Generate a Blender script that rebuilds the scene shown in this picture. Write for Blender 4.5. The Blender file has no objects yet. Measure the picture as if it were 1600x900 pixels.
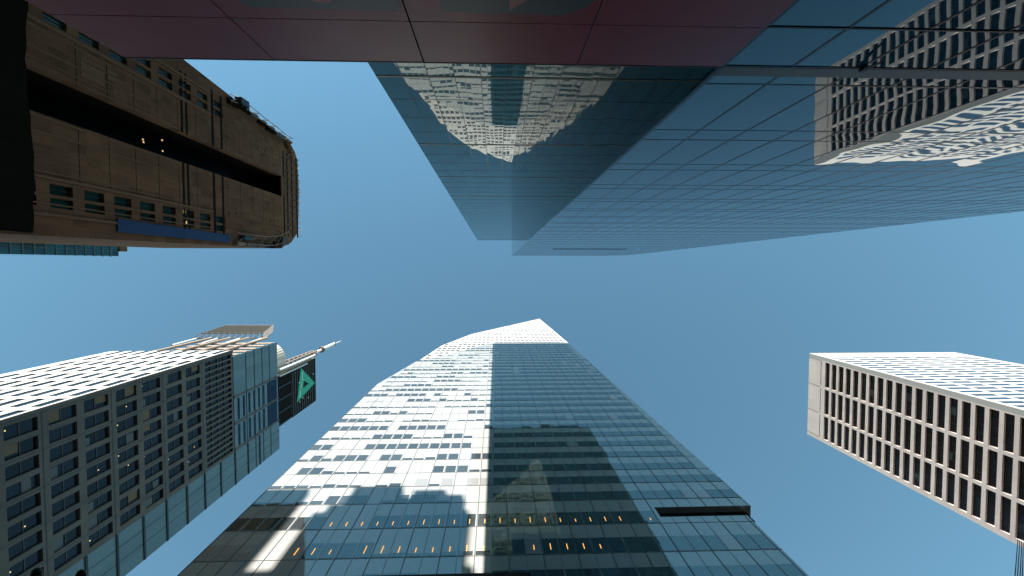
import bpy, bmesh, math, random
from mathutils import Vector, Matrix
random.seed(7)
sc = bpy.context.scene
COL = sc.collection

# ------------------------------------------------------------------ camera
# the photographer looks almost straight up; +X is image right, +Y is image down, the lens is the origin
F = 711.0                                   # focal length in pixels of the 1600 px wide photograph (16 mm)
zc = Vector((-25, -28, F)).normalized()     # zenith in camera axes (right, down, forward)
xc = Vector((1, 0, 0)); xc = (xc - zc * xc.dot(zc)).normalized()
yc = zc.cross(xc)
right = Vector((xc.x, yc.x, zc.x)); down = Vector((xc.y, yc.y, zc.y)); fwd = Vector((xc.z, yc.z, zc.z))
cam_data = bpy.data.cameras.new("camera")
cam_data.sensor_width = 36.0
cam_data.lens = 36.0 * F / 1600.0
cam_data.clip_start = 0.05
cam_data.clip_end = 6000
cam = bpy.data.objects.new("camera", cam_data)
COL.objects.link(cam)
R = Matrix((right, -down, -fwd)).transposed()
cam.matrix_world = R.to_4x4()
sc.camera = cam

# ------------------------------------------------------------------ sun and sky
TAN_AZ = (-1.17 + 7.40) / 38.0              # sideways drift of the shadows while they cross the street
SUN_AZ = math.atan(TAN_AZ)
TAN_EL = (182.3 - 160.1) / (38.0 / math.cos(SUN_AZ))
SUN_EL = math.atan(TAN_EL)
sun_travel = Vector((math.sin(SUN_AZ) * math.cos(SUN_EL), math.cos(SUN_AZ) * math.cos(SUN_EL), -math.sin(SUN_EL)))
sd = bpy.data.lights.new("sun", 'SUN')
sd.energy = 5.0
sd.angle = math.radians(0.5)
sd.color = (1.0, 0.95, 0.87)
sun = bpy.data.objects.new("sun", sd)
COL.objects.link(sun)
sun.rotation_euler = sun_travel.to_track_quat('-Z', 'Y').to_euler()
world = bpy.data.worlds.new("World")
sc.world = world
world.use_nodes = True
wn = world.node_tree.nodes
wl = world.node_tree.links
bg = wn['Background']
sky = wn.new('ShaderNodeTexSky')
sky.sky_type = 'NISHITA'
sky.sun_disc = False
sky.sun_elevation = SUN_EL
sky.sun_rotation = math.pi + SUN_AZ
sky.altitude = 0
sky.air_density = 1.0
sky.dust_density = 0.0
sky.ozone_density = 3.0
tint = wn.new('ShaderNodeMix'); tint.data_type = 'RGBA'; tint.blend_type = 'MULTIPLY'
tint.inputs['Factor'].default_value = 1.0
tint.inputs['B'].default_value = (1.0, 1.25, 0.985, 1)
wl.new(sky.outputs[0], tint.inputs['A'])
wl.new(tint.outputs['Result'], bg.inputs[0])
bg.inputs[1].default_value = 0.086
sc.view_settings.view_transform = 'Standard'
sc.view_settings.look = 'None'
sc.view_settings.exposure = 1.42
sc.view_settings.gamma = 1.0
sc.view_settings.use_curve_mapping = False

# ------------------------------------------------------------------ helpers
def ray(px, py):
    d = Vector((px - 800, py - 450, F))
    return Vector((d.dot(xc), d.dot(yc), d.dot(zc)))
def atX(px, py, X):
    r = ray(px, py); return r * (X / r.x)
def atY(px, py, Y):
    r = ray(px, py); return r * (Y / r.y)
def atZ(px, py, Z):
    r = ray(px, py); return r * (Z / r.z)

ORG = {}
GROUND = -1.6
def tag(o, label, cat, group=None, kind=None):
    if label: o['label'] = label
    if cat: o['category'] = cat
    if group: o['group'] = group
    if kind: o['kind'] = kind
    return o
def thing(name, label, cat, loc, group=None):
    o = bpy.data.objects.new(name, None)
    COL.objects.link(o)
    o.empty_display_size = 1.0
    o.location = loc
    ORG[o.name] = Vector(loc)
    return tag(o, label, cat, group)

class MB:
    def __init__(self):
        self.v = []; self.f = []
    def box(self, x0, x1, y0, y1, z0, z1):
        if x0 > x1: x0, x1 = x1, x0
        if y0 > y1: y0, y1 = y1, y0
        if z0 > z1: z0, z1 = z1, z0
        n = len(self.v)
        self.v += [(x0, y0, z0), (x1, y0, z0), (x1, y1, z0), (x0, y1, z0), (x0, y0, z1), (x1, y0, z1), (x1, y1, z1), (x0, y1, z1)]
        self.f += [tuple(n + i for i in q) for q in ((0, 3, 2, 1), (4, 5, 6, 7), (0, 1, 5, 4), (1, 2, 6, 5), (2, 3, 7, 6), (3, 0, 4, 7))]
        return self
    def prism(self, poly, axis, c0, c1):
        """poly: list of (u, w); axis 'y' -> (u, c, w), axis 'x' -> (c, u, w), axis 'z' -> (u, w, c)"""
        n = len(self.v); k = len(poly)
        def P(u, w, c):
            return (u, c, w) if axis == 'y' else (c, u, w) if axis == 'x' else (u, w, c)
        self.v += [P(u, w, c0) for u, w in poly] + [P(u, w, c1) for u, w in poly]
        self.f.append(tuple(range(n, n + k)))
        self.f.append(tuple(reversed(range(n + k, n + 2 * k))))
        for i in range(k):
            j = (i + 1) % k
            self.f.append((n + j, n + i, n + k + i, n + k + j))
        return self
    def bar(self, a, b, r, sides=6, r2=None):
        a = Vector(a); b = Vector(b)
        d = (b - a)
        if d.length < 1e-6: return self
        d.normalize()
        s = d.orthogonal().normalized(); t = d.cross(s)
        n = len(self.v)
        r2 = r if r2 is None else r2
        for p, q in ((a, r), (b, r2)):
            for i in range(sides):
                w = 2 * math.pi * i / sides
                self.v.append(tuple(p + s * (q * math.cos(w)) + t * (q * math.sin(w))))
        for i in range(sides):
            j = (i + 1) % sides
            self.f.append((n + i, n + j, n + sides + j, n + sides + i))
        self.f.append(tuple(n + sides - 1 - i for i in range(sides)))
        self.f.append(tuple(n + sides + i for i in range(sides)))
        return self
    def build(self, name, mat, parent=None, bevel=0.0, smooth=False):
        org = ORG[parent.name] if parent else Vector((0, 0, 0))
        if parent is None and self.v:
            xs = [p[0] for p in self.v]; ys = [p[1] for p in self.v]; zs = [p[2] for p in self.v]
            org = Vector(((min(xs) + max(xs)) / 2, (min(ys) + max(ys)) / 2, min(zs)))
        me = bpy.data.meshes.new(name)
        me.from_pydata([tuple(Vector(p) - org) for p in self.v], [], self.f)
        bm = bmesh.new(); bm.from_mesh(me)
        bmesh.ops.recalc_face_normals(bm, faces=bm.faces)
        if bevel:
            bmesh.ops.bevel(bm, geom=list(bm.edges), offset=bevel, segments=2, affect='EDGES', profile=0.5)
        bm.to_mesh(me); bm.free()
        if smooth:
            for p in me.polygons: p.use_smooth = True
        me.materials.append(mat)
        o = bpy.data.objects.new(name, me)
        COL.objects.link(o)
        if parent:
            o.parent = parent
        else:
            o.location = org
        ORG[o.name] = org
        return o

def grid_wall(mb, axis, c, depth, U0, U1, Z0, Z1, cols, rows):
    """wall slab with real openings: cols / rows are the (start, end) of the openings"""
    def B(u0, u1, z0, z1):
        if u1 - u0 < 1e-4 or z1 - z0 < 1e-4: return
        if axis == 'x': mb.box(c, c + depth, u0, u1, z0, z1)
        else: mb.box(u0, u1, c, c + depth, z0, z1)
    z = Z0
    for r0, r1 in sorted(rows):
        B(U0, U1, z, r0)
        u = U0
        for a, b in sorted(cols):
            B(u, a, r0, r1); u = b
        B(u, U1, r0, r1)
        z = r1
    B(U0, U1, z, Z1)

# ------------------------------------------------------------------ materials
def new_mat(name):
    m = bpy.data.materials.new(name); m.use_nodes = True
    return m, m.node_tree.nodes, m.node_tree.links, m.node_tree.nodes['Principled BSDF']
def math_node(n, l, op, a, b=None):
    x = n.new('ShaderNodeMath'); x.operation = op
    for i, q in enumerate((a, b)):
        if q is None: continue
        if isinstance(q, (int, float)): x.inputs[i].default_value = q
        else: l.new(q, x.inputs[i])
    return x.outputs[0]
def vec_node(n, l, op, a, b=None, scale=None):
    x = n.new('ShaderNodeVectorMath'); x.operation = op
    for i, q in enumerate((a, b)):
        if q is None: continue
        if isinstance(q, (tuple, list)): x.inputs[i].default_value = q
        else: l.new(q, x.inputs[i])
    if scale is not None: x.inputs['Scale'].default_value = scale
    return x.outputs[0]

def glass(name, col, ior=1.6, rough=0.02, cell=(1.6, 1.6, 3.8), off=(0, 0, 0), tilt=0.004, wave=0.01, wscale=(0.5, 0.5, 0.5), vary=0.25, col2=None, detail=1.0, tint=None):
    """curtain wall glazing: each pane sits a hair off true and bows a little, so reflections break at the joints"""
    m, n, l, b = new_mat(name)
    geo = n.new('ShaderNodeNewGeometry')
    p = vec_node(n, l, 'ADD', geo.outputs['Position'], tuple(off))
    q = vec_node(n, l, 'FLOOR', vec_node(n, l, 'DIVIDE', p, tuple(cell)))
    wnz = n.new('ShaderNodeTexWhiteNoise'); wnz.noise_dimensions = '3D'
    l.new(q, wnz.inputs['Vector'])
    tv = vec_node(n, l, 'SCALE', vec_node(n, l, 'SUBTRACT', wnz.outputs['Color'], (0.5, 0.5, 0.5)), scale=tilt * 2)
    nz = n.new('ShaderNodeTexNoise'); nz.inputs['Scale'].default_value = 1.0; nz.inputs['Detail'].default_value = detail
    l.new(vec_node(n, l, 'ADD', vec_node(n, l, 'MULTIPLY', p, tuple(wscale)), vec_node(n, l, 'SCALE', wnz.outputs['Color'], scale=0.55)), nz.inputs['Vector'])
    wv = vec_node(n, l, 'SCALE', vec_node(n, l, 'SUBTRACT', nz.outputs['Color'], (0.5, 0.5, 0.5)), scale=wave * 2)
    nn = vec_node(n, l, 'NORMALIZE', vec_node(n, l, 'ADD', vec_node(n, l, 'ADD', geo.outputs['Normal'], tv), wv))
    l.new(nn, b.inputs['Normal'])
    mix = n.new('ShaderNodeMix'); mix.data_type = 'RGBA'
    l.new(wnz.outputs['Value'], mix.inputs['Factor'])
    c2 = col2 or tuple(c * (1 - vary) for c in col)
    mix.inputs['A'].default_value = (*c2, 1); mix.inputs['B'].default_value = (*[c * (1 + vary) for c in col], 1)
    l.new(mix.outputs['Result'], b.inputs['Base Color'])
    b.inputs['Roughness'].default_value = rough
    b.inputs['IOR'].default_value = ior
    if tint: b.inputs['Specular Tint'].default_value = (*tint, 1)
    return m

def stone(name, col, rough=0.75, vary=0.12, scale=0.25, streak=True, spec=0.3, fine=3.0, cell=None, cvary=0.0):
    m, n, l, b = new_mat(name)
    geo = n.new('ShaderNodeNewGeometry')
    mp = vec_node(n, l, 'MULTIPLY', geo.outputs['Position'], (scale, scale, scale * (0.12 if streak else 1)))
    nz = n.new('ShaderNodeTexNoise'); nz.inputs['Scale'].default_value = 1.0; nz.inputs['Detail'].default_value = 6.0; nz.inputs['Roughness'].default_value = 0.65
    l.new(mp, nz.inputs['Vector'])
    nf = n.new('ShaderNodeTexNoise'); nf.inputs['Scale'].default_value = fine; nf.inputs['Detail'].default_value = 3.0
    l.new(geo.outputs['Position'], nf.inputs['Vector'])
    s = math_node(n, l, 'ADD', math_node(n, l, 'MULTIPLY', nz.outputs['Fac'], 0.7), math_node(n, l, 'MULTIPLY', nf.outputs['Fac'], 0.3))
    ramp = n.new('ShaderNodeMapRange')
    ramp.inputs['From Min'].default_value = 0.3; ramp.inputs['From Max'].default_value = 0.7
    l.new(s, ramp.inputs['Value'])
    mix = n.new('ShaderNodeMix'); mix.data_type = 'RGBA'
    l.new(ramp.outputs['Result'], mix.inputs['Factor'])
    mix.inputs['A'].default_value = (*[c * (1 - vary) for c in col], 1); mix.inputs['B'].default_value = (*[min(1, c * (1 + vary)) for c in col], 1)
    out = mix.outputs['Result']
    if cell:
        wn_ = n.new('ShaderNodeTexWhiteNoise'); wn_.noise_dimensions = '3D'
        l.new(vec_node(n, l, 'FLOOR', vec_node(n, l, 'DIVIDE', vec_node(n, l, 'ADD', geo.outputs['Position'], (11.3, 0.17, 0.31)), tuple(cell))), wn_.inputs['Vector'])
        k_ = math_node(n, l, 'ADD', math_node(n, l, 'MULTIPLY', wn_.outputs['Value'], 2 * cvary), 1.0 - cvary)
        out = vec_node(n, l, 'SCALE', out)
        l.new(k_, out.node.inputs['Scale'])
    l.new(out, b.inputs['Base Color'])
    b.inputs['Roughness'].default_value = rough
    b.inputs['Specular IOR Level'].default_value = spec
    return m
def plain(name, col, rough=0.5, metallic=0.0, spec=0.5):
    m = stone(name, col, rough, 0.08, 0.8, False, spec)
    m.node_tree.nodes['Principled BSDF'].inputs['Metallic'].default_value = metallic
    return m
def lamp_mat(name, col, strength):
    m, n, l, b = new_mat(name)
    b.inputs['Base Color'].default_value = (*col, 1)
    b.inputs['Emission Color'].default_value = (*col, 1)
    b.inputs['Emission Strength'].default_value = strength
    return m

M = {}
M['asphalt'] = stone('asphalt', (0.05, 0.05, 0.052), 0.9, 0.25, 0.4, False)
M['paving'] = stone('paving', (0.28, 0.27, 0.25), 0.85, 0.15, 0.5, False)
M['road_paint'] = stone('road_paint', (0.75, 0.75, 0.72), 0.7, 0.1, 1.0, False)
M['slab_glass'] = glass('tower_glass_teal', (0.002, 0.060, 0.068), 1.85, 0.01, (1.62, 50, 3.81), (7.4, 25, 0), 0.003, 0.005, (0.45, 0.45, 0.3), 0.3, tint=(0.75, 0.9, 0.82))
M['block_glass'] = glass('block_glass_blue', (0.003, 0.062, 0.115), 1.7, 0.01, (0.99, 50, 3.02), (-3.2, 25, -0.4), 0.003, 0.0085, (0.8, 0.8, 0.7), 0.22, tint=(0.5, 0.85, 0.95))
M['side_glass'] = glass('side_glass_dark', (0.002, 0.022, 0.028), 1.45, 0.02, (50, 1.5, 3.02), (25, 12, 0), 0.004, 0.008, (0.5, 0.5, 0.4), 0.3)
M['joint_dark'] = plain('dark_joint', (0.012, 0.018, 0.022), 0.5)
M['joint_gloss'] = plain('dark_glossy_joint', (0.004, 0.008, 0.012), 0.15, 0, 0.2)
M['band_tan'] = plain('tan_band', (0.16, 0.12, 0.10), 0.6)
M['band_grey'] = plain('grey_ledge', (0.10, 0.10, 0.105), 0.5)
M['maroon'] = stone('maroon_panel', (0.26, 0.052, 0.072), 0.3, 0.2, 0.25, False, 0.16)
M['maroon_dark'] = plain('maroon_dark_print', (0.018, 0.020, 0.024), 0.4)
M['red_print'] = plain('red_print', (0.30, 0.05, 0.05), 0.45)
M['black'] = plain('black_metal', (0.010, 0.010, 0.011), 0.5)
M['tower_wall'] = glass('fritted_white_glass', (0.385, 0.385, 0.375), 2.5, 0.03, (1.57, 50, 3.98), (27.2, 0, -1.9), 0.002, 0.004, (0.3, 0.3, 0.3), 0.012, tint=(0.75, 1, 0.97))
M['tower_pane'] = glass('tower_pane_grey', (0.048, 0.055, 0.06), 2.5, 0.02, (1.57, 50, 3.98), (27.2, 0, -1.9), 0.003, 0.004, (0.3, 0.3, 0.3), 0.2, tint=(0.7, 1, 0.97))
M['tower_blind'] = glass('tower_pane_blind', (0.30, 0.30, 0.295), 2.5, 0.03, (1.57, 50, 3.98), (27.2, 0, -1.9), 0.003, 0.004, (0.3, 0.3, 0.3), 0.15)
M['mullion_grey'] = plain('grey_mullion', (0.035, 0.05, 0.062), 0.3)
M['crown_pane'] = plain('crown_window_glass', (0.03, 0.032, 0.036), 0.4, 0, 0.3)
M['tower_crown'] = stone('white_crown_panels', (0.36, 0.355, 0.345), 0.6, 0.03, 0.3, False)
M['mullion_light'] = plain('pale_mullion', (0.50, 0.51, 0.52), 0.5)
M['louver'] = plain('dark_louver', (0.008, 0.007, 0.007), 0.8, 0, 0.08)
M['lamp_amber'] = lamp_mat('amber_lamp', (1.0, 0.48, 0.10), 0.55)
M['lamp_warm'] = lamp_mat('warm_lamp', (1.0, 0.68, 0.30), 0.32)
M['brown_stone'] = stone('brown_stone', (0.135, 0.074, 0.046), 0.9, 0.25, 0.22, True, 0.1, cell=(50, 1.25, 2.16), cvary=0.22)
M['brown_trim'] = stone('brown_trim', (0.165, 0.097, 0.063), 0.9, 0.18, 0.4, True, 0.1)
M['recess_dark'] = glass('recess_glass', (0.006, 0.006, 0.007), 1.12, 0.2, (50, 2, 4.3), (70, 40, 0), 0.003, 0.003)
M['netting'] = stone('black_netting', (0.009, 0.007, 0.006), 0.95, 0.45, 0.5, True, 0.05)
M['green_glass'] = glass('green_window_glass', (0.012, 0.034, 0.031), 1.36, 0.03, (50, 2, 4.3), (70, 40, 0), 0.01, 0.006, (0.5, 0.5, 0.5), 0.5)
M['tarp_blue'] = stone('blue_tarpaulin', (0.010, 0.042, 0.125), 0.6, 0.2, 0.8, False)
M['teal_glass'] = glass('far_teal_glass', (0.01, 0.075, 0.10), 1.5, 0.03, (50, 2.2, 4.0), (110, 40, 0), 0.006, 0.006, (0.5, 0.5, 0.5), 0.35)
M['teal_line'] = plain('teal_floor_line', (0.07, 0.14, 0.16), 0.5)
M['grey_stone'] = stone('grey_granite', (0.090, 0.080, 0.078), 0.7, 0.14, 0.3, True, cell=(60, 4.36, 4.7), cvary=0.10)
M['sunlit_stone'] = stone('sunlit_granite', (0.48, 0.465, 0.44), 0.65, 0.07, 0.3, True)  # same granite on the sunlit face; light and shade put into the two tones
M['dark_glass'] = glass('dark_window_glass', (0.006, 0.011, 0.018), 1.4, 0.02, (50, 4.3, 9.42), (120, -32, -87.9), 0.012, 0.006, (0.4, 0.4, 0.4), 0.5)
M['blue_metal'] = glass('blue_grey_cladding', (0.10, 0.155, 0.19), 1.5, 0.12, (50, 3.2, 9.42), (120, -34, -87.9), 0.002, 0.003, (0.4, 0.4, 0.4), 0.10)
M['blue_slot'] = glass('blue_slot_glass', (0.008, 0.02, 0.05), 1.2, 0.1, (50, 3, 9), (120, 0, 0), 0.005, 0.003)
M['rust_steel'] = plain('brown_steel', (0.20, 0.14, 0.10), 0.7)
M['white_steel'] = plain('white_steel', (0.62, 0.62, 0.61), 0.5)
M['dark_steel'] = plain('dark_steel', (0.045, 0.042, 0.040), 0.6)
M['screen_grey'] = stone('louvred_screen_grey', (0.085, 0.078, 0.072), 0.7, 0.12, 0.8, False)
M['drum_steel'] = stone('pale_drum_cladding', (0.52, 0.48, 0.45), 0.6, 0.05, 0.5, False)
M['logo_green'] = plain('green_sign_face', (0.03, 0.33, 0.22), 0.5)
M['text_white'] = plain('white_letters', (0.75, 0.8, 0.78), 0.5)
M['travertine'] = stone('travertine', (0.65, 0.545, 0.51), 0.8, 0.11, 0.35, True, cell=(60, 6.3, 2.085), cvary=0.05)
M['sunlit_travertine'] = stone('travertine_sunlit', (0.42, 0.40, 0.385), 0.8, 0.05, 0.35, True)  # same travertine on the sunlit face, its colour set apart for that light
M['bronze_glass'] = glass('bronze_black_glass', (0.022, 0.010, 0.009), 1.36, 0.03, (50, 2.3, 2.07), (0, 0, 0), 0.004, 0.003, (0.5, 0.5, 0.5), 0.3)
M['blue_glass'] = glass('blue_window_glass', (0.02, 0.042, 0.075), 1.45, 0.03, (4.9, 50, 2.07), (-77, 0, 0), 0.004, 0.003, (0.5, 0.5, 0.5), 0.2)
M['roof'] = stone('roof_gravel', (0.22, 0.21, 0.20), 0.95, 0.2, 0.6, False)

# ------------------------------------------------------------------ ground and street (below the lens)
tag(MB().box(-700, 700, -700, 700, GROUND - 0.5, GROUND - 0.13).build('ground', M['asphalt']), None, None, None, 'structure')
tag(MB().box(-260, 260, 4.5, 19.5, GROUND - 0.13, GROUND - 0.126).build('road', M['asphalt']), None, None, None, 'structure')
pv = MB().box(-48, 74, -2.8, 4.2, GROUND - 0.13, GROUND); pv.box(-48, 74, 19.8, 25.9, GROUND - 0.13, GROUND)
tag(pv.build('pavement', M['paving']), None, None, None, 'structure')
kb = MB().box(-48, 74, 4.2, 4.45, GROUND - 0.13, GROUND + 0.004); kb.box(-48, 74, 19.55, 19.8, GROUND - 0.13, GROUND + 0.004)
tag(kb.build('kerb', M['paving']), None, None, None, 'structure')
rp = MB()
for i in range(-20, 24):
    rp.box(i * 4.5, i * 4.5 + 2.2, 11.9, 12.1, GROUND - 0.126, GROUND - 0.121)
tag(rp.build('road_marking', M['road_paint']), None, None, None, 'structure')

# ------------------------------------------------------------------ teal glass tower straight behind the photographer (upper middle)
SX0, SX1, SY, SH = -7.40, 38.0, -12.0, 182.3
t = thing('glass_tower', 'teal glass tower beyond the maroon wall, mirroring the sunlit white tower', 'building', ((SX0 + SX1) / 2, -30, GROUND), None)
MB().box(SX0, SX1, SY, -46, GROUND, SH).build('curtain_wall', M['slab_glass'], t)
i = 0
x = SX0 + 1.62
while x < SX1 - 0.5:
    MB().box(x - 0.028, x + 0.028, SY, SY + 0.02, 1.0, SH - 0.2).build('mullion', M['joint_gloss'], t)
    x += 1.62
for k in range(1, 48):
    z = 28.9 - 15.24 + 3.81 * k
    if z > SH - 1: break
    tan = abs(((z - 28.9) / 15.24) - round((z - 28.9) / 15.24)) < 0.05 and z < 80
    if tan: MB().box(SX0, SX1, SY, SY + 0.03, z - 0.10, z + 0.10).build('floor_band', M['band_tan'], t)
    else: MB().box(SX0, SX1, SY, SY + 0.01, z - 0.035, z + 0.035).build('transom', M['joint_gloss'], t)
MB().box(SX0 - 0.05, SX1, SY - 0.3, SY + 0.05, SH, SH + 0.25).build('parapet', M['band_grey'], t)

# ------------------------------------------------------------------ lower blue glass block whose face runs to the right
AX0, AX1, AY, AH = 3.20, 25.75, -2.87, 92.9
t = thing('glass_block', 'blue mirror glass block filling the upper right, its face mirroring the pale stone block', 'building', ((AX0 + AX1) / 2, -7, GROUND), None)
MB().prism([(AX0, GROUND), (AX1, GROUND), (AX1, AH - 6), (22.1, AH - 0.2), (AX0, AH)], 'y', AY, SY + 0.04).build('curtain_wall', M['block_glass'], t)
MB().box(AX0 - 0.02, AX0 - 0.001, SY + 0.06, AY - 0.02, GROUND, AH - 0.3).build('side_glazing', M['side_glass'], t)
x = AX0 + 0.99
while x < AX1 - 0.3:
    w = 0.02
    MB().box(x - w, x + w, AY, AY + 0.006, 0.5, AH - 6.3 if x > 22 else AH - 0.5).build('mullion', M['joint_gloss'], t)
    x += 0.985
MB().box(AX0 - 0.03, AX0 + 0.03, AY - 0.03, AY + 0.006, GROUND, AH - 0.2).build('corner_trim', M['joint_gloss'], t)
for k in range(0, 29):
    z = 7.0 + 3.0 * k
    if z > AH - 4: break
    for zz, hh in ((z + 0.02, 0.022), (z - 0.68, 0.018)):
        if zz < 6.9: continue
        MB().box(AX0, AX1, AY, AY + 0.005, zz - hh, zz + hh).build('transom', M['joint_gloss'], t)
MB().box(AX0, 40, AY, AY + 0.014, 6.42, 6.70).build('ledge', M['band_grey'], t)
MB().box(AX0, 40, AY, AY + 0.010, 6.385, 6.42).build('ledge_dark_strip', M['joint_gloss'], t)  # thin dark strip along the lower edge of the ledge
MB().box(AX0, 40, AY, AY + 0.012, 5.36, 5.39).build('transom', M['joint_gloss'], t)
MB().box(7.8, 17.9, AY, AY + 0.012, 61.0, 62.6).build('louver_slot', M['louver'], t)
MB().box(AX1, 40, AY, SY, GROUND, 6.38).build('annex_wall', M['block_glass'], t)
y = AY - 1.5
while y > SY + 1:
    MB().box(AX0 - 0.024, AX0 - 0.02, y - 0.03, y + 0.03, 6, AH - 0.4).build('side_mullion', M['joint_gloss'], t)
    y -= 1.5
# floodlight on the ledge
g0 = atY(1347, 110, AY + 0.06); g1 = atY(1377, 97, AY + 0.12); g2 = atY(1354, 107, AY + 0.08)
fl = thing('floodlight', 'small black floodlight on an arm fixed to the grey ledge of the blue glass block', 'light', (g0.x, AY + 0.014, g0.z))
MB().box(g0.x - 0.012, g0.x + 0.06, AY + 0.014, AY + 0.07, g0.z - 0.02, g0.z + 0.05).build('bracket', M['black'], fl, 0.004)
MB().bar((g0.x + 0.02, AY + 0.05, g0.z), g2, 0.016).build('arm', M['black'], fl)
MB().bar(g2, g1, 0.026, 8, 0.014).build('lamp_head', M['black'], fl)

# ------------------------------------------------------------------ maroon panelled wall overhead
MX0, MX1, MT = -4.98, 3.18, 6.40
t = thing('maroon_wall', 'dark maroon panelled frontage running across the top of the picture', 'wall', ((MX0 + MX1) / 2, -6, GROUND))
MB().box(MX0, MX1, AY - 0.02, SY + 0.5, GROUND, MT - 0.06).build('backing', M['black'], t)
js = [MX0, -3.01, -0.985, 1.13, MX1]
zs = [1.0, 3.4, 5.37, MT]
for a, b in zip(js, js[1:]):
    for z0, z1 in zip(zs, zs[1:]):
        MB().box(a + 0.008, b - 0.008, AY - 0.02, AY + 0.02, z0 + 0.004, z1 - 0.004).build('panel', M['maroon'], t, 0.003)
MB().box(MX0, MX1, AY - 0.3, AY + 0.025, MT, MT + 0.02).build('coping', M['joint_dark'], t)
# printed shapes low on the panels (only their upper ends reach the frame)
def print_poly(pts, mat, yy, nm):
    q = [atY(px, py, yy) for px, py in pts]
    poly = [(p.x, p.z) for p in q]
    MB().prism(poly, 'y', yy - 0.004, yy).build(nm, mat, t)
YP = AY + 0.025
print_poly([(372, -1), (378, 6), (392, 11), (620, 17), (628, 13), (622, -1)], M['maroon_dark'], YP, 'printed_shape')
print_poly([(686, -1), (691, 18), (800, 22), (880, 24), (915, 12), (932, -1)], M['maroon_dark'], YP, 'printed_shape')
print_poly([(484, -1), (494, 4), (505, 5), (514, 4), (520, -1)], M['red_print'], YP + 0.004, 'printed_shape')
print_poly([(796, -1), (796, 17), (826, -1)], M['red_print'], YP + 0.004, 'printed_shape')

# ------------------------------------------------------------------ rooftops behind the towers that throw the stepped shade on the white tower
BY = 26.0
CY = -58.0
t = thing('office_block', 'stepped brown office block whose shadow falls on the foot of the white tower', 'building', (-26, CY - 10, GROUND))
def shade_to(X, H, Y=CY):
    dY = BY - Y
    return X - dY * TAN_AZ, H + dY / math.cos(SUN_AZ) * TAN_EL
steps = [  # (x0, x1 on the white tower, shaded up to)
    (-29.5, -22.1, 54.0), (-19.6, -18.5, 48.6), (-18.5, -16.9, 50.2), (-16.9, -11.2, 54.3), (-11.2, -9.7, 51.4), (-9.7, -6.0, 53.2), (-6.0, -3.9, 52.0), (-3.9, -3.1, 48.6)]
base = shade_to(-20, 39.5)[1]
MB().box(shade_to(-29.5, 0)[0] - 14, shade_to(-2.2, 0)[0], CY - 0.5, CY - 20, GROUND, base).build('wall', M['brown_stone'], t)
for a, b, h in steps:
    x0, z = shade_to(a, h); x1, _ = shade_to(b, h)
    MB().box(x0, x1, CY, CY - 3.0, base - 2, z).build('rooftop_room', M['brown_trim'], t)

# unseen blocks added to keep low sky light out, all below the sight lines
for lab, x0, x1, y0, y1, h, m in (
    ('unseen long brown block added to cut horizon light at the far left end of the street', -215, -190, -14, 60, 140, 'brown_stone'),
    ('unseen tall grey block added to cut horizon light at the far right end of the street', 160, 185, -20, 60, 128, 'grey_stone'),
    ('unseen low brown block added to cut horizon light beside the blue glass block', 46, 76, -4.5, -40, 36, 'brown_stone'),
    ('unseen grey block added to cut horizon light beyond the low brown block', 90, 150, -6, -50, 72, 'grey_stone'),
    ('unseen brown block added to cut horizon light behind the gap left of the white tower', -92, -34, 64, 90, 62, 'brown_stone'),
    ('unseen grey block added to cut horizon light behind the gap right of the white tower', 32, 74, 64, 90, 62, 'grey_stone')):
    cbk = thing('horizon_blocker', lab, 'building', ((x0 + x1) / 2, (y0 + y1) / 2, GROUND))
    MB().box(x0, x1, y0, y1, GROUND, h).build('wall', M[m], cbk)
    MB().box(x0 + 3, x1 - 3, min(y0, y1) + 3, max(y0, y1) - 3, h, h + 3).build('rooftop_room', M['roof'], cbk)
    yf = max(y0, y1) if max(y0, y1) < 0 else min(y0, y1)
    sg_ = 1 if max(y0, y1) < 0 else -1
    for k in range(int(h / 8)):
        MB().box(x0 + 1, x1 - 1, yf, yf + 0.06 * sg_, 6 + 8 * k, 8.4 + 8 * k).build('window_band', M['dark_glass'], cbk)

# ------------------------------------------------------------------ white tower opposite (lower middle)
B_X0, B_X1 = -27.15, 26.6
outline = [(B_X0, GROUND), (B_X1, GROUND), (28.1, 48), (25.75, 162.0), (23.23, 241.9), (-9.92, 184.6), (-18.77, 156.6), (-22.77, 129.3), (-27.06, 104.0)]
t = thing('white_tower', 'tall glass tower with a peaked top, half sunlit white and half in blue shade', 'building', (0, 40, GROUND))
# louvre slot splits the wall into pieces so that the slot is a real recess
SL = (17.3, 46.4, 48.35)
MB().prism([(B_X0, GROUND), (B_X1, GROUND), (B_X1, SL[1]), (B_X0, SL[1])], 'y', BY, BY + 34).build('wall', M['tower_wall'], t)
MB().box(B_X0, SL[0], BY, BY + 34, SL[1], SL[2]).build('wall', M['tower_wall'], t)
MB().box(SL[0], 27.5, BY + 0.7, BY + 34, SL[1], SL[2]).build('louver_recess', M['louver'], t)
ZC = 162.0
MB().prism([(B_X0, SL[2]), (28.1, SL[2]), (25.75, ZC), (-1.5, ZC), (-22.3, 129.8), (-22.77, 129.3), (-27.06, 104.0)], 'y', BY, BY + 34).build('wall', M['tower_wall'], t)
MB().prism([(25.75, ZC), (23.23, 241.9), (-9.92, 184.6), (-18.77, 156.6), (-22.3, 129.8), (-1.5, ZC)], 'y', BY, BY + 34).build('crown', M['tower_crown'], t)
def top_at(x):
    pts = outline[3:]
    for (xa, za), (xb, zb) in zip(pts[1:], pts[2:]):
        if xb <= x <= xa:
            return za + (zb - za) * (x - xa) / (xb - xa)
    return 162 if x > 23.23 else 104
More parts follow.
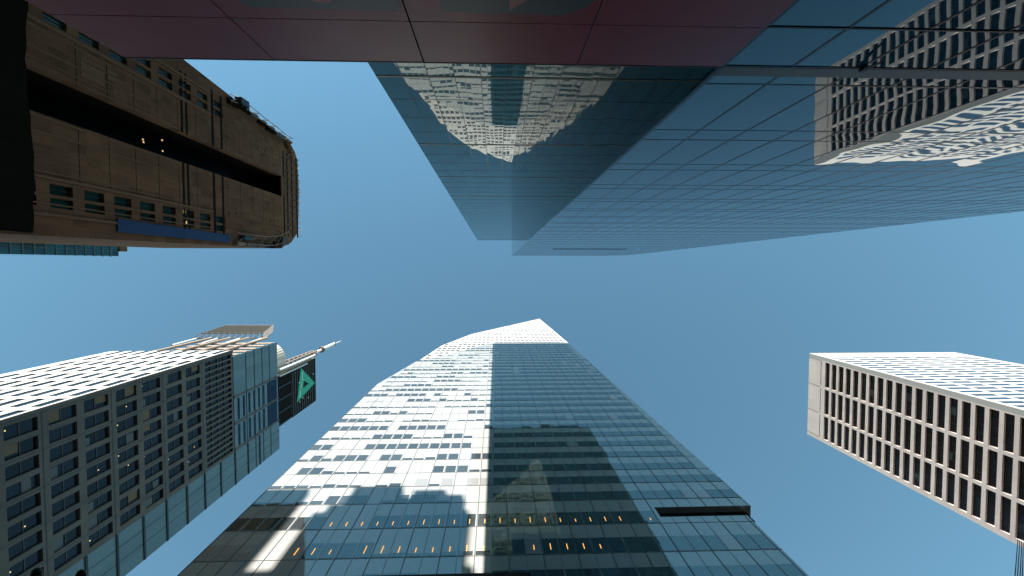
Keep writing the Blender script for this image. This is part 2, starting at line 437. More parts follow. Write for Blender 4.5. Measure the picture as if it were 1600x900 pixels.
def right_at(z):
    return 26.6 if z < 48 else 28.1 + (25.75 - 28.1) * (z - 48) / 114 if z < 162 else 25.75 + (23.23 - 25.75) * (z - 162) / 79.9
floors = [31.6, 36.1, 40.63, 45.35, 50.24, 54.2] + [57.9 + 3.985 * k for k in range(48)]
MOD = 1.57
wins = []
for fi, z in enumerate(floors):
    crown_floor = z > 164
    h = 1.85 if z > 50 else 2.3
    run = 0; st = 'full'
    x = B_X0 + 0.12
    while x < 28.2 - MOD:
        x1 = x + MOD - (0.26 if x < -1.3 else 0.14)
        if run <= 0:
            run = random.choice((2, 3, 3, 4, 4, 5))
            st = random.choices(('full', 'low', 'none', 'blind'), (0.47, 0.36, 0.13, 0.04))[0]
        run -= 1
        s = st if random.random() > 0.13 else random.choice(('full', 'low', 'none', 'low'))
        if SL[1] - 2.5 < z < SL[2] and x1 > SL[0] - 0.2:
            x += MOD; continue
        lim = min(top_at(x) if x < 23 else 300, top_at(x1) if x1 < 23 else 300)
        in_crown = crown_floor or (z > 129.8 + (x + 22.3) * 1.548 and x < 0)
        if z + h < lim - 0.8 and x1 < right_at(z + h) - 0.15:
            if in_crown:
                if random.random() < 0.9:
                    wins.append((z, x, x1 - 0.22, z + 0.1, z + 2.0, random.choice(('crown', 'crown', 'crown', 'full'))))
            elif x > -1.3: wins.append((z, x, x1, z, z + h, 'blind' if random.random() < 0.03 else 'full'))
            elif s == 'full': wins.append((z, x, x1, z, z + h, 'full'))
            elif s == 'low': wins.append((z, x, x1, z, z + random.choice((0.45, 0.6, 0.8)), 'full'))
            elif s == 'blind': wins.append((z, x, x1, z, z + h, 'blind'))
        x += MOD
wins.sort(key=lambda w: (abs(w[0] - 45) if w[0] > 38 else 200, w[1]))
rest = {'full': MB(), 'blind': MB(), 'crown': MB()}
for k, (z, x0, x1, z0, z1, s) in enumerate(wins):
    mat = M['tower_pane'] if s == 'full' else M['tower_blind']
    if k < 100:
        MB().box(x0, x1, BY - 0.02, BY + 0.01, z0, z1).build('window', mat, t)
    else:
        rest[s].box(x0, x1, BY - 0.02, BY + 0.01, z0, z1)
tag(rest['full'].build('window', M['tower_pane'], t), None, None, None, 'stuff')
tag(rest['crown'].build('crown_window', M['crown_pane'], t), None, None, None, 'stuff')
tag(rest['blind'].build('blind_window', M['tower_blind'], t), None, None, None, 'stuff')
i = 0
x = B_X0 + 0.05
while x < 28.2:
    wide = i % 2 == 0
    top = min(top_at(x), 161.5) - 0.3 if x < 25.5 else 150
    w = 0.034 if wide else 0.014
    segs = [(20.0, top)]
    if SL[0] < x:
        if x > 25.5: top = 48 + (28.1 - x - 0.1) / 2.35 * 114
        segs = [(20.0, SL[1] - 0.05), (SL[2] + 0.05, top)]
        if x > B_X1 - 0.05: segs = segs[1:]
        segs = [q for q in segs if q[1] > q[0]]
    for a, b in segs:
        MB().box(x - w, x + w, BY - (0.045 if wide else 0.03), BY, a, b).build('mullion', M['mullion_grey'], t)
    x += MOD; i += 1
for z in floors:
    zz = z - 0.12
    if zz > 160: continue
    x0 = B_X0
    while x0 < 0 and top_at(x0) < zz + 0.3: x0 += 0.1
    MB().box(x0, right_at(zz) if not (SL[1] < zz < SL[2]) else SL[0], BY - 0.025, BY, zz - 0.028, zz + 0.028).build('transom', M['mullion_grey'], t)
# amber strip lamps glowing inside two floors
for row, z, hh, sp, x0, x1 in ((0, 41.2, 1.25, MOD, B_X0 + 0.05 + MOD * 5.5, 10.5), (1, 45.8, 1.05, MOD, B_X0 + 0.05 + MOD * 6.5, 17.0)):
    x = x0
    while x < x1:
        if random.random() < 0.93:
            h2 = hh * (random.uniform(0.55, 1.0) if x < 6 else random.uniform(0.35, 0.8))
            MB().box(x - 0.034, x + 0.034, BY - 0.036, BY - 0.022, z, z + h2).build('strip_lamp', M['lamp_amber'], t)
        x += sp
MB().bar((8.6, BY + 3, top_at(8.6) - 0.2), (8.6, BY + 3, top_at(8.6) + 2.2), 0.5, 8).build('roof_vent', M['white_steel'], t)

# ------------------------------------------------------------------ brown stone tower (upper left)
DX = -50.0
t = thing('brown_tower', 'dark brown stone tower with a black central recess, at the upper left', 'building', (-58, -18, GROUND))
R0, R1 = -22.0, -17.2           # recess
rows = [(53.2 + 4.33 * k, 56.0 + 4.33 * k) for k in range(-3, 8)]
lowc = [(-9.75, -8.55), (-8.15, -7.05)]
highc = [(-30.3, -29.2), (-28.8, -27.7)]
wl_, wh_ = MB(), MB()
grid_wall(wl_, 'x', DX, -1.2, R1, -5.6, GROUND, 108.8, lowc, rows)
grid_wall(wh_, 'x', DX, -1.2, -31.4, R0, GROUND, 108.8, highc, rows)
wl_.build('wall', M['brown_stone'], t); wh_.build('wall', M['brown_stone'], t)
MB().prism([(-5.6, GROUND), (-2.6, GROUND), (-3.7, 48), (-4.9, 104.5), (-5.6, 106)], 'x', DX, DX - 24).build('side_pier', M['brown_stone'], t)
MB().prism([(-31.4, GROUND), (-35.2, GROUND), (-34.2, 70), (-32.0, 100), (-31.4, 108.8)], 'x', DX, DX - 24).build('side_pier', M['brown_stone'], t)
MB().box(DX - 6, DX - 24, -31.4, -5.6, GROUND, 108.8).build('core', M['brown_stone'], t)
MB().box(DX - 5.8, DX - 6, R0, R1, GROUND, 108.8).build('recess_wall', M['recess_dark'], t)
for a, b in ((R1, -5.6), (-31.4, R0)):
    MB().box(DX - 1.25, DX - 5.9, a, b, 20, 108.8).build('inner_wall', M['netting'], t)
MB().box(DX + 0.0, DX - 5.9, R0 - 0.001, R1 + 0.001, 108.8, 110.3).build('recess_lintel', M['brown_stone'], t)
for cols in (lowc, highc):
    for z0, z1 in rows[2:]:
        for a, b in cols:
            w = MB().box(DX - 0.42, DX - 0.5, a, b, z0, z1).build('window', M['green_glass'], t)
            MB().box(DX - 0.34, DX - 0.42, (a + b) / 2 - 0.04, (a + b) / 2 + 0.04, z0, z1).build('glazing_bar', M['black'], w)
for y in (-7.6 + 0.2, -8.35, -9.95, -27.5, -29.0, -30.5):
    MB().box(DX + 0.08, DX, y - 0.07, y + 0.07, 51, 82).build('trim_rib', M['brown_trim'], t)
for y in (-10.9, -15.2, -16.9, -22.3, -24.2, -26.5):
    MB().box(DX + 0.10, DX, y - 0.09, y + 0.09, 51, 74.5).build('trim_rib', M['brown_trim'], t)
for k in range(5):
    for y in (-11.2 - 1.35 * k, -23.2 - 1.45 * k):
        MB().box(DX + 0.10, DX, y - 0.05, y + 0.05, 76.8, 82.6).build('trim_rib', M['brown_trim'], t)
for k in range(9):
    y = -6.6 - 1.2 * k
    MB().box(DX + 0.12, DX, y - 0.06, y + 0.06, 86.4, 107.5).build('trim_rib', M['brown_trim'], t)
    y = -23.2 - 1.0 * k
    MB().box(DX + 0.12, DX, y - 0.06, y + 0.06, 86.4, 107.5).build('trim_rib', M['brown_trim'], t)
for z, h in ((75.3, 0.22), (76.4, 0.22), (83.2, 0.3), (85.8, 0.25)):
    for a, b in ((R1, -5.4), (-31.6, R0)):
        MB().box(DX + 0.06, DX, a, b, z - h, z + h).build('joint_band', M['louver'], t)
# set-back rooftop storey
pr = [atX(px, py, DX - 0.2) for px, py in ((430, 387), (443, 385), (455, 379), (466, 362), (467, 300), (465, 252), (461, 238), (452, 221))]
MB().prism([(p.y, max(p.z, 108.8)) for p in pr] + [(-31.2, 108.8), (-7.2, 108.8)], 'x', DX - 0.2, DX - 20).build('rooftop_storey', M['brown_trim'], t)
for k in range(24):
    z = 57.0 + 4.33 * (k % 12)
    if z > 107: continue
    for a_, b_ in (((R1 + 0.01, -10.2) if k < 12 else (-27.2, R0 - 0.01)),):
        MB().box(DX + 0.012, DX, a_, b_, z - 0.045, z + 0.045).build('stone_course', M['louver'], t)
for y in (-12.1, -13.4, -23.0, -25.3):
    MB().box(DX + 0.05, DX, y - 0.05, y + 0.05, 51, 74.5).build('trim_rib', M['brown_trim'], t)
for y in (-6.2, -10.3, -27.2, -31.0):
    MB().box(DX + 0.22, DX, y - 0.16, y + 0.16, 40, 82.7).build('pilaster', M['brown_trim'], t)
for k in range(12):
    y = -9.4 - 1.6 * k
    MB().box(DX - 0.2, DX + 0.1, y - 0.12, y + 0.12, 110, 116.8).build('roof_pier', M['brown_stone'], t)
for z in (110.3, 112.2, 114.6, 117.2):
    MB().box(DX + 0.06, DX - 0.2, -28.0, -8.2, z - 0.14, z + 0.14).build('roof_rail', M['dark_steel'], t)
for y0_, y1_, z0_, z1_ in ((-25.6, -23.4, 57.6, 60.9), (-25.9, -24.6, 61.4, 63.0)):
    MB().box(DX, DX + 0.05, y0_, y1_, z0_, z1_).build('patched_panel', M['brown_trim'], t)
for k in range(14):
    y = random.choice((random.uniform(-16.5, -8), random.uniform(-30, -23)))
    z = random.uniform(87, 106)
    MB().box(DX + 0.02, DX, y - 0.25, y + 0.25, z - 0.12, z + 0.12).build('vent', M['louver'], t)
for k in range(18):
    y = -8.6 - 1.12 * k + random.uniform(-0.3, 0.3)
    MB().bar((DX - 0.25, y, 117.4), (DX + 0.15, y + random.uniform(-0.3, 0.3), 117.8 + random.uniform(0.3, 1.1)), 0.09, 5).build('roof_post', random.choice((M['rust_steel'], M['dark_steel'], M['brown_trim'])), t)
for k in range(9):
    y = -28.4 - 0.35 * k
    MB().box(DX - 0.3, DX + 0.3 + random.uniform(0, 0.5), y - 0.2, y + 0.2, 113.0 - 0.5 * k, 114.6 - 0.55 * k + random.uniform(0, 0.8)).build('broken_parapet', random.choice((M['brown_stone'], M['brown_trim'])), t)
# warm lamps seen in its windows
for px, py in ((276, 122), (277, 141), (288, 331), (290, 348), (223, 218), (224, 222), (253, 219), (254, 236)):
    X = DX - 0.36 if py < 200 or py > 300 else DX - 5.7
    p = atX(px, py, X)
    w = 0.26 if X > DX - 1 else 0.12
    MB().box(X, X + 0.06, p.y - w, p.y + w, p.z - w, p.z + w).build('lit_lamp', M['lamp_warm'], t)
# netting over the lower storeys
nb = MB()
ys_ = [-34.6 + 30.6 * k / 30 for k in range(31)]
pts = [(y, 51.0 + 0.25 * math.sin(k * 0.35) + random.uniform(-0.12, 0.12)) for k, y in enumerate(ys_)]
nb.prism([(-4.0, 5), (-34.6, 5)] + pts, 'x', DX + 0.35, DX + 0.20)
tag(nb.build('netting', M['netting']), 'black protective netting hung over the lower storeys of the dark brown tower', 'netting')
# blue tarpaulin
tp = MB()
y0t, y1t = -6.75, -5.0
n = 10
for k in range(n):
    z0 = 62.0 + 25.4 * k / n; z1 = 62.0 + 25.4 * (k + 1) / n
    tp.box(DX + 0.25 + 0.012 * (k % 2), DX + 0.15, y0t + 0.02 * k, y1t - 0.015 * k, z0, z1)
tag(tp.build('blue_tarp', M['tarp_blue']), 'long blue tarpaulin strip fixed along the edge of the dark brown tower', 'tarpaulin')
# scaffolding along both top edges of the tower
def scaffold(label, pts, depth):
    s = thing('scaffold', label, 'scaffolding', (DX + 0.6, pts[0][0], pts[0][1]))
    for k in range(len(pts) - 1):
        (ya, za), (yb, zb) = pts[k], pts[k + 1]
        MB().box(DX + 0.1, DX + 0.9, min(ya, yb) - 0.2, max(ya, yb) + random.uniform(0.1, 0.6), za + 0.1, zb - random.uniform(0.2, 0.7)).build('deck', random.choice((M['dark_steel'], M['rust_steel'], M['netting'])), s)
        m = MB()
        m.bar((DX + 0.9, ya, za), (DX + 0.9, yb, zb), 0.09); m.bar((DX + 0.9, ya - depth, za), (DX + 0.9, yb - depth, zb), 0.09)
        m.bar((DX + 0.9, ya, za), (DX + 0.9, yb - depth, zb), 0.06); m.bar((DX + 0.1, ya - depth, za), (DX + 1.1, ya + 0.4, za), 0.07)
        m.build('tube_frame', M['rust_steel'], s)
    return s
s1 = scaffold('ragged brown scaffolding along the upper edge of the dark brown tower', [(-31.5, 87.5), (-31.9, 91), (-31.7, 94.5), (-31.4, 98), (-31.2, 101.5), (-31.0, 105), (-30.6, 109), (-30.8, 113.4)], 1.1)
MB().box(DX + 0.3, DX + 1.6, -33.0, -31.7, 89.8, 92.6).build('hoist_cab', M['green_glass'], s1, 0.05)
s2 = scaffold('open brown scaffolding cage on the lower edge of the dark brown tower', [(-5.2, 88.5), (-5.1, 92), (-5.2, 96), (-5.3, 100), (-5.6, 104), (-6.2, 107), (-7.4, 110.5)], 1.9)
MB().box(DX + 0.3, DX + 1.2, -6.7, -5.9, 90.5, 93.5).build('hoist_cab', M['green_glass'], s2, 0.05)

# ------------------------------------------------------------------ far teal glass building peeping out past the brown tower
FX = -88.0
k_ = 0.88
t = thing('teal_building', 'teal glass building peeping out below the dark brown tower at the left edge', 'building', (-100, -18, GROUND))
FH = 124.5 * k_
MB().prism([(-2.6, GROUND), (-2.85, 84), (-3.25, FH), (-34, FH), (-34, GROUND)], 'x', FX, FX - 26).build('wall', M['teal_glass'], t)
z = 60.0
while z < FH - 1:
    MB().box(FX, FX + 0.12, -34, -2.85 - 0.004 * (z - 60), z - 0.14, z + 0.14).build('floor_line', M['teal_line'], t)
    z += 2.15
for y in (-4.4, -6.1, -7.8):
    MB().box(FX, FX + 0.06, y - 0.04, y + 0.04, 50, FH - 0.5).build('mullion', M['teal_line'], t)
MB().box(FX + 0.3, FX - 20, -6.0, -4.4, FH, FH + 2.2).build('roof_plant', M['brown_trim'], t)
for k in range(6):
    MB().box(FX + 0.12, FX + 0.2, -8.1 + random.uniform(-0.2, 0.2), -7.8, 79 + 2.15 * k * 1.3, 79.5 + 2.15 * k * 1.3).build('lit_lamp', M['lamp_warm'], t)

# ------------------------------------------------------------------ grey stone tower (lower left)
CX, CYF = -104.0, 31.7
CH = 182.2
t = thing('granite_tower', 'grey granite tower with one sunlit white face and rooftop signs, at the lower left', 'building', (-125, 58, GROUND))
bays = [87.9 + 18.86 * k for k in range(5)]
rows = []
for j in bays[:4]:
    rows += [(j + 1.4, j + 8.5), (j + 10.6, j + 17.8)]
cols = [(33.1 + 4.36 * k, 36.2 + 4.36 * k) for k in range(9)]
w = MB()
grid_wall(w, 'x', CX, -1.0, CYF, 72.5, GROUND, bays[4], cols, rows)
slat_rows = [(bays[4] + 1.6, bays[4] + 17.6)]
scols = []
for k in range(9):
    scols += [(33.0 + 4.36 * k, 34.5 + 4.36 * k), (35.1 + 4.36 * k, 36.6 + 4.36 * k)]
grid_wall(w, 'x', CX, -1.0, CYF, 72.5, bays[4], CH, scols, slat_rows)
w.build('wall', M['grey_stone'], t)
XL = -150.5
rows_n = rows + [(bays[4] + 1.4, bays[4] + 8.5), (bays[4] + 10.6, CH + 0.01)]
cols_n = [(CX - 4.3 - 4.85 * k, CX - 1.7 - 4.85 * k) for k in range(9)]
w2 = MB()
grid_wall(w2, 'y', CYF, 0.9, XL, CX - 1.001, GROUND, CH, cols_n, rows_n)
w2.build('sunlit_wall', M['sunlit_stone'], t)
MB().box(XL, CX - 1.1, CYF + 1.0, 72.5, GROUND, CH - 0.6).build('core', M['netting'], t)
npane = 0
M['blind_pale'] = plain('pale_roller_blind', (0.075, 0.09, 0.10), 0.7)
M['tan_blind_reflection'] = plain('tan_reflected_room', (0.12, 0.085, 0.05), 0.7)  # tan reflection painted into granite tower panes; also colours a few blinds
for z0, z1 in rows:
    for a, b in cols:
        p = MB().box(CX - 0.62, CX - 0.7, a, b, z0, z1).build('window', M['dark_glass'], t)
        MB().box(CX - 0.5, CX - 0.62, a, b, (z0 + z1) / 2 - 0.12, (z0 + z1) / 2 + 0.12).build('glazing_bar', M['dark_steel'], p)
        rr = random.random()
        if rr < 0.22:
            zz = random.choice((z0 + 0.1, (z0 + z1) / 2 + 0.15))
            MB().box(CX - 0.60, CX - 0.62, a + random.uniform(0, 1.2), b - 0.05, zz, zz + random.uniform(1.5, 3.2)).build('blind', M['blind_pale'], p)
        elif rr < 0.32 or b < 37 and rr < 0.7:
            zz = random.choice((z0 + 0.1, (z0 + z1) / 2 + 0.15))
            MB().box(CX - 0.60, CX - 0.62, a + 0.1, b - random.uniform(0.1, 1.2), zz, zz + 3.2).build('blind', M['tan_blind_reflection'], p)  # tan reflection painted on the pane as a thin panel
        if rr > 0.78:
            y_ = a + random.uniform(0.4, 2.4)
            z_ = z0 + random.choice((0.5, 0.7, 3.9))
            MB().box(CX - 0.56, CX - 0.6, y_ - 0.13, y_ + 0.13, z_, z_ + 0.32).build('lit_lamp', M['lamp_warm'], p)
MB().box(CX - 0.62, CX - 0.7, 32.9, 72, bays[4] + 1.0, bays[4] + 17.9).build('slot_glazing', M['dark_glass'], t)
for z in (bays[4] + 5.6, bays[4] + 9.6, bays[4] + 13.6):
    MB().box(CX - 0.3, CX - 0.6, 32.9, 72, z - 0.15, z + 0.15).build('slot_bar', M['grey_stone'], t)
for z0, z1 in rows_n:
    for a, b in cols_n:
        MB().box(a, b, CYF + 0.22, CYF + 0.30, z0, z1 - 0.02).build('window', M['dark_glass'], t)
for z in bays + [CH]:
    MB().box(CX + 0.012, CX, CYF + 0.5, 72.5, z - 0.32, z + 0.02).build('joint_band', M['joint_dark'], t)
for k in range(10):
    if k % 2 == 0:
        y = 32.4 + 4.36 * k
        MB().box(CX + 0.012, CX, y - 0.10, y + 0.10, 60, CH - 18).build('joint_band', M['joint_dark'], t)
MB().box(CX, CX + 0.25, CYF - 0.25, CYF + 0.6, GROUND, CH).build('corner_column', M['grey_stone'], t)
# blue-grey metal side strip and taller upper part
MB().box(CX, CX - 40, 72.52, 85.6, GROUND, 219.2).build('cladding', M['blue_metal'], t)
MB().box(CX, CX - 34, 34.2, 72.5, CH + 0.3, 218.6).build('cladding', M['blue_metal'], t)
for j in range(13):
    z = 87.9 + 9.43 * j
    MB().box(CX + 0.3, CX, 72.6, 85.5, z - 0.34, z + 0.34).build('floor_line', M['joint_dark'], t)
for z in (191.5, 198, 204.5, 211.0):
    MB().box(CX + 0.12, CX, 34.3, 85.5, z - 0.2, z + 0.2).build('floor_line', M['joint_dark'], t)
for y in (50.5, 61.2, 71.6):
    MB().box(CX + 0.35, CX, y - 0.3, y + 0.3, CH + 0.3, 219).build('vertical_band', M['grey_stone'], t)
for y in (76.5, 80.6):
    MB().box(CX + 0.05, CX, y - 0.06, y + 0.06, 70, 219).build('panel_seam', M['joint_dark'], t)
for z in (185.6, 189.4, 193.6, 197.5, 201.4, 205.4):
    for a, b in ((51.6, 60.2), (62.2, 70.8)):
        MB().box(CX + 0.06, CX, a, b, z - 0.75, z + 0.75).build('slot_window', M['blue_slot'], t)
for a, b in ((51.2, 60.6), (61.8, 71.2)):
    MB().box(CX + 0.06, CX, a, b, 208.5, 217.5).build('slot_window', M['blue_slot'], t)
# sunlit north face of the upper part: steel beams over pale cladding
for k in range(5):
    z = 186 + 7.0 * k
    MB().box(CX - 0.3, CX - 34, 33.9, 34.2, z - 1.2, z + 1.6).build('steel_beam', M['rust_steel'], t)
for x in (-112, -121, -130, -139):
    MB().bar((x, 33.2, CH - 2), (x, 33.2, 226), 0.55, 8).build('steel_post', M['rust_steel'], t)
MB().box(CX - 6, CX - 46, 36, 70, CH, 205).build('plant_room', M['rust_steel'], t)

# rooftop screens, drum and mast
sg = thing('rooftop_sign', 'black slatted rooftop sign carrying a green letter A, on the grey granite tower', 'sign', (CX, 60, 219.2))
p0 = atX(457, 575, CX); p1 = atX(493, 562, CX); p2 = atX(493, 626, CX); p3 = atX(457, 648, CX)
ya, yb = p0.y * 0.5 + p1.y * 0.5, p2.y
zb, zt = p0.z, p1.z
MB().box(CX - 0.9, CX - 1.4, ya, yb, zb, zt).build('backing', M['black'], sg)
for k in range(11):
    z = zb + (zt - zb) * (k + 0.5) / 11
    MB().box(CX - 0.9, CX - 0.5, ya, yb, z - 0.35, z + 0.35).build('slat', M['dark_steel'], sg)
fr = MB()
fr.box(CX - 0.3, CX - 1.5, ya - 0.4, ya, zb, zt).box(CX - 0.3, CX - 1.5, yb, yb + 0.4, zb, zt).box(CX - 0.3, CX - 1.5, ya - 0.4, yb + 0.4, zt, zt + 0.5)
fr.build('frame', M['black'], sg)
MB().box(CX - 1.0, CX - 3.5, ya + 0.2, yb - 0.2, 219.3, zb + 0.5).build('base', M['louver'], sg)
for k in range(5):
    y = ya + (yb - ya) * k / 4
    MB().box(CX - 0.6, CX - 1.0, y - 0.4, y + 0.4, 219, zb).build('support', M['black'], sg)
def A(px, py):
    p = atX(px, py, CX - 0.2); return (p.y, p.z)
def zoomp(zx, zy): return (420 + zx / 5.623, 520 + zy / 5.623)
apex = A(*zoomp(405, 440)); bl0 = A(*zoomp(283, 308)); bl1 = A(*zoomp(248, 612)); 
gl = MB()
q = lambda a, b, s: (a[0] + (b[0] - a[0]) * s, a[1] + (b[1] - a[1]) * s)
x_ = (bl0[0] * 0.5 + bl1[0] * 0.5)
mid0 = q(bl0, apex, 0.26); mid1 = q(bl1, apex, 0.26)
gl.prism([bl0, bl1, mid1, mid0], 'x', CX - 0.2, CX - 0.45)
h0 = q(mid0, mid1, 0.34); h1 = q(mid0, mid1, 0.66); ha = q(((h0[0] + h1[0]) / 2, (h0[1] + h1[1]) / 2), apex, 0.45)
gl.prism([mid0, h0, ha, apex], 'x', CX - 0.2, CX - 0.45)
gl.prism([h1, mid1, apex, ha], 'x', CX - 0.2, CX - 0.45)
gl.build('letter', M['logo_green'], sg)
tx = MB()
for k in range(17):
    s = 0.06 + 0.88 * k / 17
    c = q(q(bl0, bl1, s), apex, 0.12); d = q(q(bl0, bl1, s + 0.028), apex, 0.12)
    if k in (6, 11): continue
    hh = random.uniform(0.6, 1.1)
    tx.box(CX - 0.2, CX - 0.1, c[0], d[0], c[1] - hh / 2, c[1] + hh / 2)
tx.build('small_lettering', M['text_white'], sg)
for zx, zy in ((265, 438), (345, 568), (272, 605), (300, 410), (300, 570), (390, 360)):
    y, z = A(*zoomp(zx, zy))
    MB().box(CX - 0.1, CX - 0.25, y - 0.35, y + 0.35, z - 0.3, z + 0.3).build('spot_lamp', M['text_white'], sg)

s2 = thing('rooftop_screen', 'grey slatted rooftop screen on a steel truss above the sunlit face of the granite tower', 'sign', (-135, 31, 219))
c = [atZ(353, 508, 250), atZ(427, 508, 250), atZ(425, 521, 243), atZ(314, 521, 243)]
n0 = len(c)
mbx = MB()
up = Vector((0, 0, 0.8))
mbx.v = [tuple(p) for p in c] + [tuple(p + up) for p in c]
mbx.f = [(0, 1, 2, 3), (7, 6, 5, 4), (0, 4, 5, 1), (1, 5, 6, 2), (2, 6, 7, 3), (3, 7, 4, 0)]
mbx.build('screen', M['screen_grey'], s2)
def lerp(a, b, s): return a + (b - a) * s
for k in range(9):
    a = lerp(c[0], c[3], (k + 0.5) / 9); b = lerp(c[1], c[2], (k + 0.5) / 9)
    MB().bar(a - Vector((0, 0, 0.1)), b - Vector((0, 0, 0.1)), 0.16, 5).build('slat', M['dark_steel'], s2)
low = Vector((0.0, 1.6, -7.5))
tr = MB()
for k in range(13):
    s = k / 12
    a = lerp(c[3], c[2], s); b = lerp(c[3], c[2], min(1, s + 1 / 12))
    tr.bar(a, b, 0.3, 5)
    tr.bar(a, a + low, 0.22, 5)
    if k < 12: tr.bar(a, b + low, 0.18, 5); tr.bar(a + low, b + low, 0.26, 5)
    s = k / 12
    a = lerp(c[2], c[1], s); b = lerp(c[2], c[1], min(1, s + 1 / 12))
    low2 = Vector((0, 2.5, -10))
    if k < 12: tr.bar(a, b, 0.3, 5); tr.bar(a, b + low2, 0.2, 5); tr.bar(a + low2, b, 0.2, 5); tr.bar(a + low2, b + low2, 0.24, 5)
tr.build('truss', M['dark_steel'], s2)
for s in (0.06, 0.35, 0.65, 0.95):
    a = lerp(c[3], c[2], s) + low
    MB().bar(a, (a.x + 3, 34.6, 214), 0.45, 6).build('leg', M['white_steel'], s2)

# rounded drum-cornered plant enclosure behind the black sign
dr = thing('rooftop_drum', 'pale round-shouldered plant drum behind the black rooftop sign', 'rooftop drum', (-118, 57, 219))
e0 = atZ(434, 536, 236); e1 = atZ(456, 560, 236); e2 = atZ(456, 650, 236); e3 = atZ(436, 667, 236)
xr = min(e1.x, CX - 4.0); yl = e0.y; yh = e3.y
poly = []
rx = 7.0; ry = 8.5
for k in range(9):
    a = math.pi / 2 * k / 8
    poly.append((xr - rx + rx * math.sin(a), yl + ry - ry * math.cos(a)))
for k in range(9):
    a = math.pi / 2 * k / 8
    poly.append((xr - rx + rx * math.cos(a), yh - ry + ry * math.sin(a)))
poly += [(xr - 26, yh), (xr - 26, yl)]
MB().prism(poly, 'z', 219.3, 236).build('drum', M['drum_steel'], dr)
nrib = 22
for k in range(nrib):
    u = k / (nrib - 1)
    i0 = int(u * 16.99)
    x, y = poly[i0]
    x2, y2 = poly[min(17, i0 + 1)]
    fr_ = u * 16.99 - i0
    X, Y = x + (x2 - x) * fr_, y + (y2 - y) * fr_
    MB().bar((X, Y, 219.4), (X, Y, 235.8), 0.14, 5).build('rib', M['rust_steel'], dr)
# mast
ms = thing('antenna_mast', 'slim pale antenna mast rising beside the black rooftop sign', 'antenna', (-112, 49, 219))
b0 = atX(450, 574, -112); b1 = atX(488, 553, -112); b2 = atX(503, 545, -112); b3 = atX(522, 536, -112); b4 = atX(533, 531, -112)
base = Vector((b1.x, b1.y, 219))
pz = lambda p: Vector((b1.x, b1.y, p.z))
lat = MB()
NS = 12
for k in range(NS):
    za = 219 + (b1.z + 4 - 219) * k / NS; zb_ = 219 + (b1.z + 4 - 219) * (k + 1) / NS
    ra, rb = 2.6 - 1.3 * k / NS, 2.6 - 1.3 * (k + 1) / NS
    for sx, sy in ((1, 1), (1, -1), (-1, -1), (-1, 1)):
        lat.bar((b1.x + sx * ra, b1.y + sy * ra, za), (b1.x + sx * rb, b1.y + sy * rb, zb_), 0.34, 5)
        nx, ny = (sy, -sx) if sx * sy > 0 else (-sy, sx) if False else (sx, -sy)
        lat.bar((b1.x + sx * ra, b1.y + sy * ra, za), (b1.x + nx * rb, b1.y + ny * rb, zb_), 0.2, 4)
        lat.bar((b1.x + sx * ra, b1.y + sy * ra, za), (b1.x - sx * rb, b1.y + sy * rb, zb_), 0.2, 4)
lat.build('lattice', M['rust_steel'], ms)
MB().bar(pz(b1), pz(b2), 0.9, 8).build('pole', M['drum_steel'], ms)
MB().bar((b1.x, b1.y, b2.z - 1.2), (b1.x, b1.y, b2.z + 0.8), 1.9, 10).build('collar', M['rust_steel'], ms)
MB().bar(pz(b2), pz(b3), 1.15, 10).build('antenna', M['white_steel'], ms)
MB().bar((b1.x, b1.y, b3.z - 0.3), (b1.x, b1.y, b3.z + 0.5), 1.5, 8).build('collar', M['rust_steel'], ms)
MB().bar(pz(b3), pz(b4), 0.4, 6, 0.15).build('tip', M['white_steel'], ms)
for k, (yy, zz) in enumerate(((50.5, 226), (52.0, 223), (54.0, 221.5))):
    a = atX(437, 578 + 5 * k, CX + 0.2); b = atX(492 - 6 * k, 557 + 6 * k, CX + 0.2)
    MB().bar((CX + 0.2, a.y, a.z), (CX + 0.2, (a.y + b.y) / 2, b.z), 0.55 - 0.1 * k, 6).build('brace', M['white_steel'] if k != 1 else M['rust_steel'], ms)

# ------------------------------------------------------------------ travertine block (lower right)
EX, EY, EH = 77.0, 20.43, 108.6
t = thing('travertine_block', 'pale stone office block with rows of tall black windows, at the lower right', 'building', (95, 30, GROUND))
EP = 2.085
rows = [(102.35 - EP * k - 0.70, 102.35 - EP * k + 0.70) for k in range(27)]
cols = [(21.6, 27.4), (28.0, 33.75), (34.35, 39.7)]
w = MB()
grid_wall(w, 'x', EX, 0.7, EY + 0.9, 40.6, GROUND, EH, cols, rows + [(104.3, 104.55)])
w.build('wall', M['travertine'], t)
cols_n = [(77.9 + 4.95 * k, 82.05 + 4.95 * k) for k in range(7)]
w2 = MB()
grid_wall(w2, 'y', EY, 0.9, EX, 113.9, GROUND, EH, cols_n, [(a + 0.1, b - 0.1) for a, b in rows])
w2.build('sunlit_wall', M['sunlit_travertine'], t)
MB().box(EX + 0.9, 113.9, EY + 1.2, 40.6, GROUND, EH - 0.5).build('core', M['netting'], t)
MB().box(EX + 0.002, 113.9, EY + 0.9, EY + 1.2, GROUND + 0.1, EH - 0.6).build('inner_wall', M['netting'], t)
nwin = 0
near = MB(); nearb = MB()
order = []
for r, (z0, z1) in enumerate(rows):
    for a, b in cols: order.append(('x', r, a, b, z0, z1))
for r, (z0, z1) in enumerate(rows):
    for a, b in cols_n: order.append(('n', r, a, b, z0, z1))
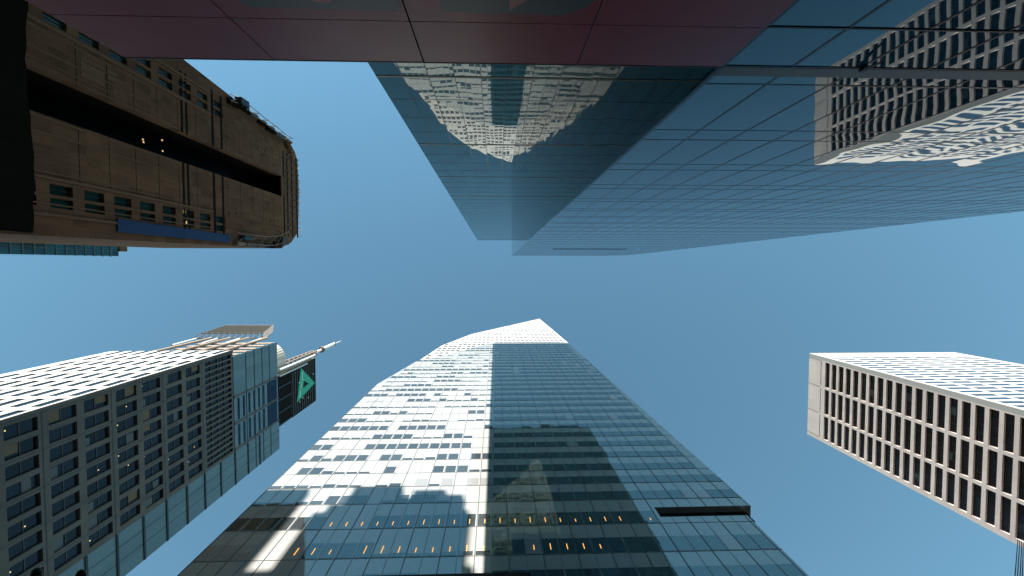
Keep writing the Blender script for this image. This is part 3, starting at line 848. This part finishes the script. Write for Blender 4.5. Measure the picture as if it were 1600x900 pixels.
for k, (side, r, a, b, z0, z1) in enumerate(order):
    mb = MB() if k < 100 else nearb
    if side == 'x':
        mb.box(EX + 0.30, EX + 0.38, a, b, z0, z1)
        if k < 100:
            p = mb.build('window', M['bronze_glass'], t)
            for j in range(1, 4):
                y = a + (b - a) * j / 4
                MB().box(EX + 0.26, EX + 0.30, y - 0.05, y + 0.05, z0, z1).build('glazing_bar', M['black'], p)
            if random.random() < 0.16:
                y = a + random.choice((0.1, 1.55, 3.0))
                MB().box(EX + 0.285, EX + 0.30, y, y + 1.3, z1 - random.uniform(0.3, 1.2), z1 - 0.02).build('blind', random.choice((M['blind_pale'], M['tan_blind_reflection'], M['dark_steel'])), p)
    else:
        mb.box(a, b, EY + 0.015, EY + 0.12, z0 + 0.1, z1 - 0.1)
        if k < 100: mb.build('window', M['blue_glass'], t)
tag(nearb.build('window', M['blue_glass'], t), None, None, None, 'stuff')
for y in (21.45, 27.7, 34.0, 39.75):
    MB().box(EX - 0.012, EX, y - 0.04, y + 0.04, 104.6, EH).build('panel_seam', M['band_tan'], t)

# ------------------------------------------------------------------ bits at the frame's edge
cb = [(1590.5, 844, 1586, 901), (1593.5, 846, 1590, 901), (1596.5, 848, 1594, 901), (1599, 850, 1597.5, 901)]
for k, (xa, ya_, xb, yb_) in enumerate(cb):
    a = atZ(xa, ya_, 14.0); b = atZ(xb, yb_, 9.0)
    d = (b - a)
    lab = 'thin black cables hanging in front of the foot of the pale stone block'
    tag(MB().bar(a - d * 0.02, b + d * 1.2, 0.011, 5).build('cable', M['black']), lab, 'cable', 'cables at the lower right corner')
# black canopy edge over the entrance of the white tower
p = atZ(829, 893.5, 9.12)
q_ = atZ(0, 896, 9.12)
cn = thing('canopy', 'black entrance canopy edge along the foot of the white tower', 'canopy', (p.x / 2, 9, GROUND))
MB().box(q_.x - 4, p.x, p.y, p.y + 2.2, 9.0, 9.12).build('roof', M['black'], cn)
for x in (-9.5, -4.0, p.x - 0.3):
    MB().box(x - 0.09, x + 0.09, p.y + 1.6, p.y + 1.8, GROUND - 0.12, 9.0).build('post', M['black'], cn)
# twin-headed street lamp poking in at the lower left
a = atZ(52, 897, 7.6); b = atZ(122, 900, 7.6)
sl = thing('street_lamp', 'black twin-headed street lamp whose heads show at the bottom left edge', 'street lamp', ((a.x + b.x) / 2, a.y + 1.4, GROUND))
mx = (a.x + b.x) / 2
MB().bar((mx, a.y + 1.4, GROUND - 0.12), (mx, a.y + 1.4, 7.9), 0.09, 10, 0.06).build('pole', M['black'], sl)
for p in (a, b):
    MB().bar((mx, a.y + 1.4, 7.8), (p.x, p.y + 0.35, 7.7), 0.03, 8).build('arm', M['black'], sl)
    m = MB()
    prev = None
    for (dy, r) in ((-0.07, 0.02), (-0.05, 0.05), (0.0, 0.075), (0.12, 0.08), (0.35, 0.06)):
        if prev: m.bar((p.x, p.y + prev[0], 7.65), (p.x, p.y + dy, 7.65), prev[1], 10, r)
        prev = (dy, r)
    m.build('lamp_head', M['black'], sl, 0, True)
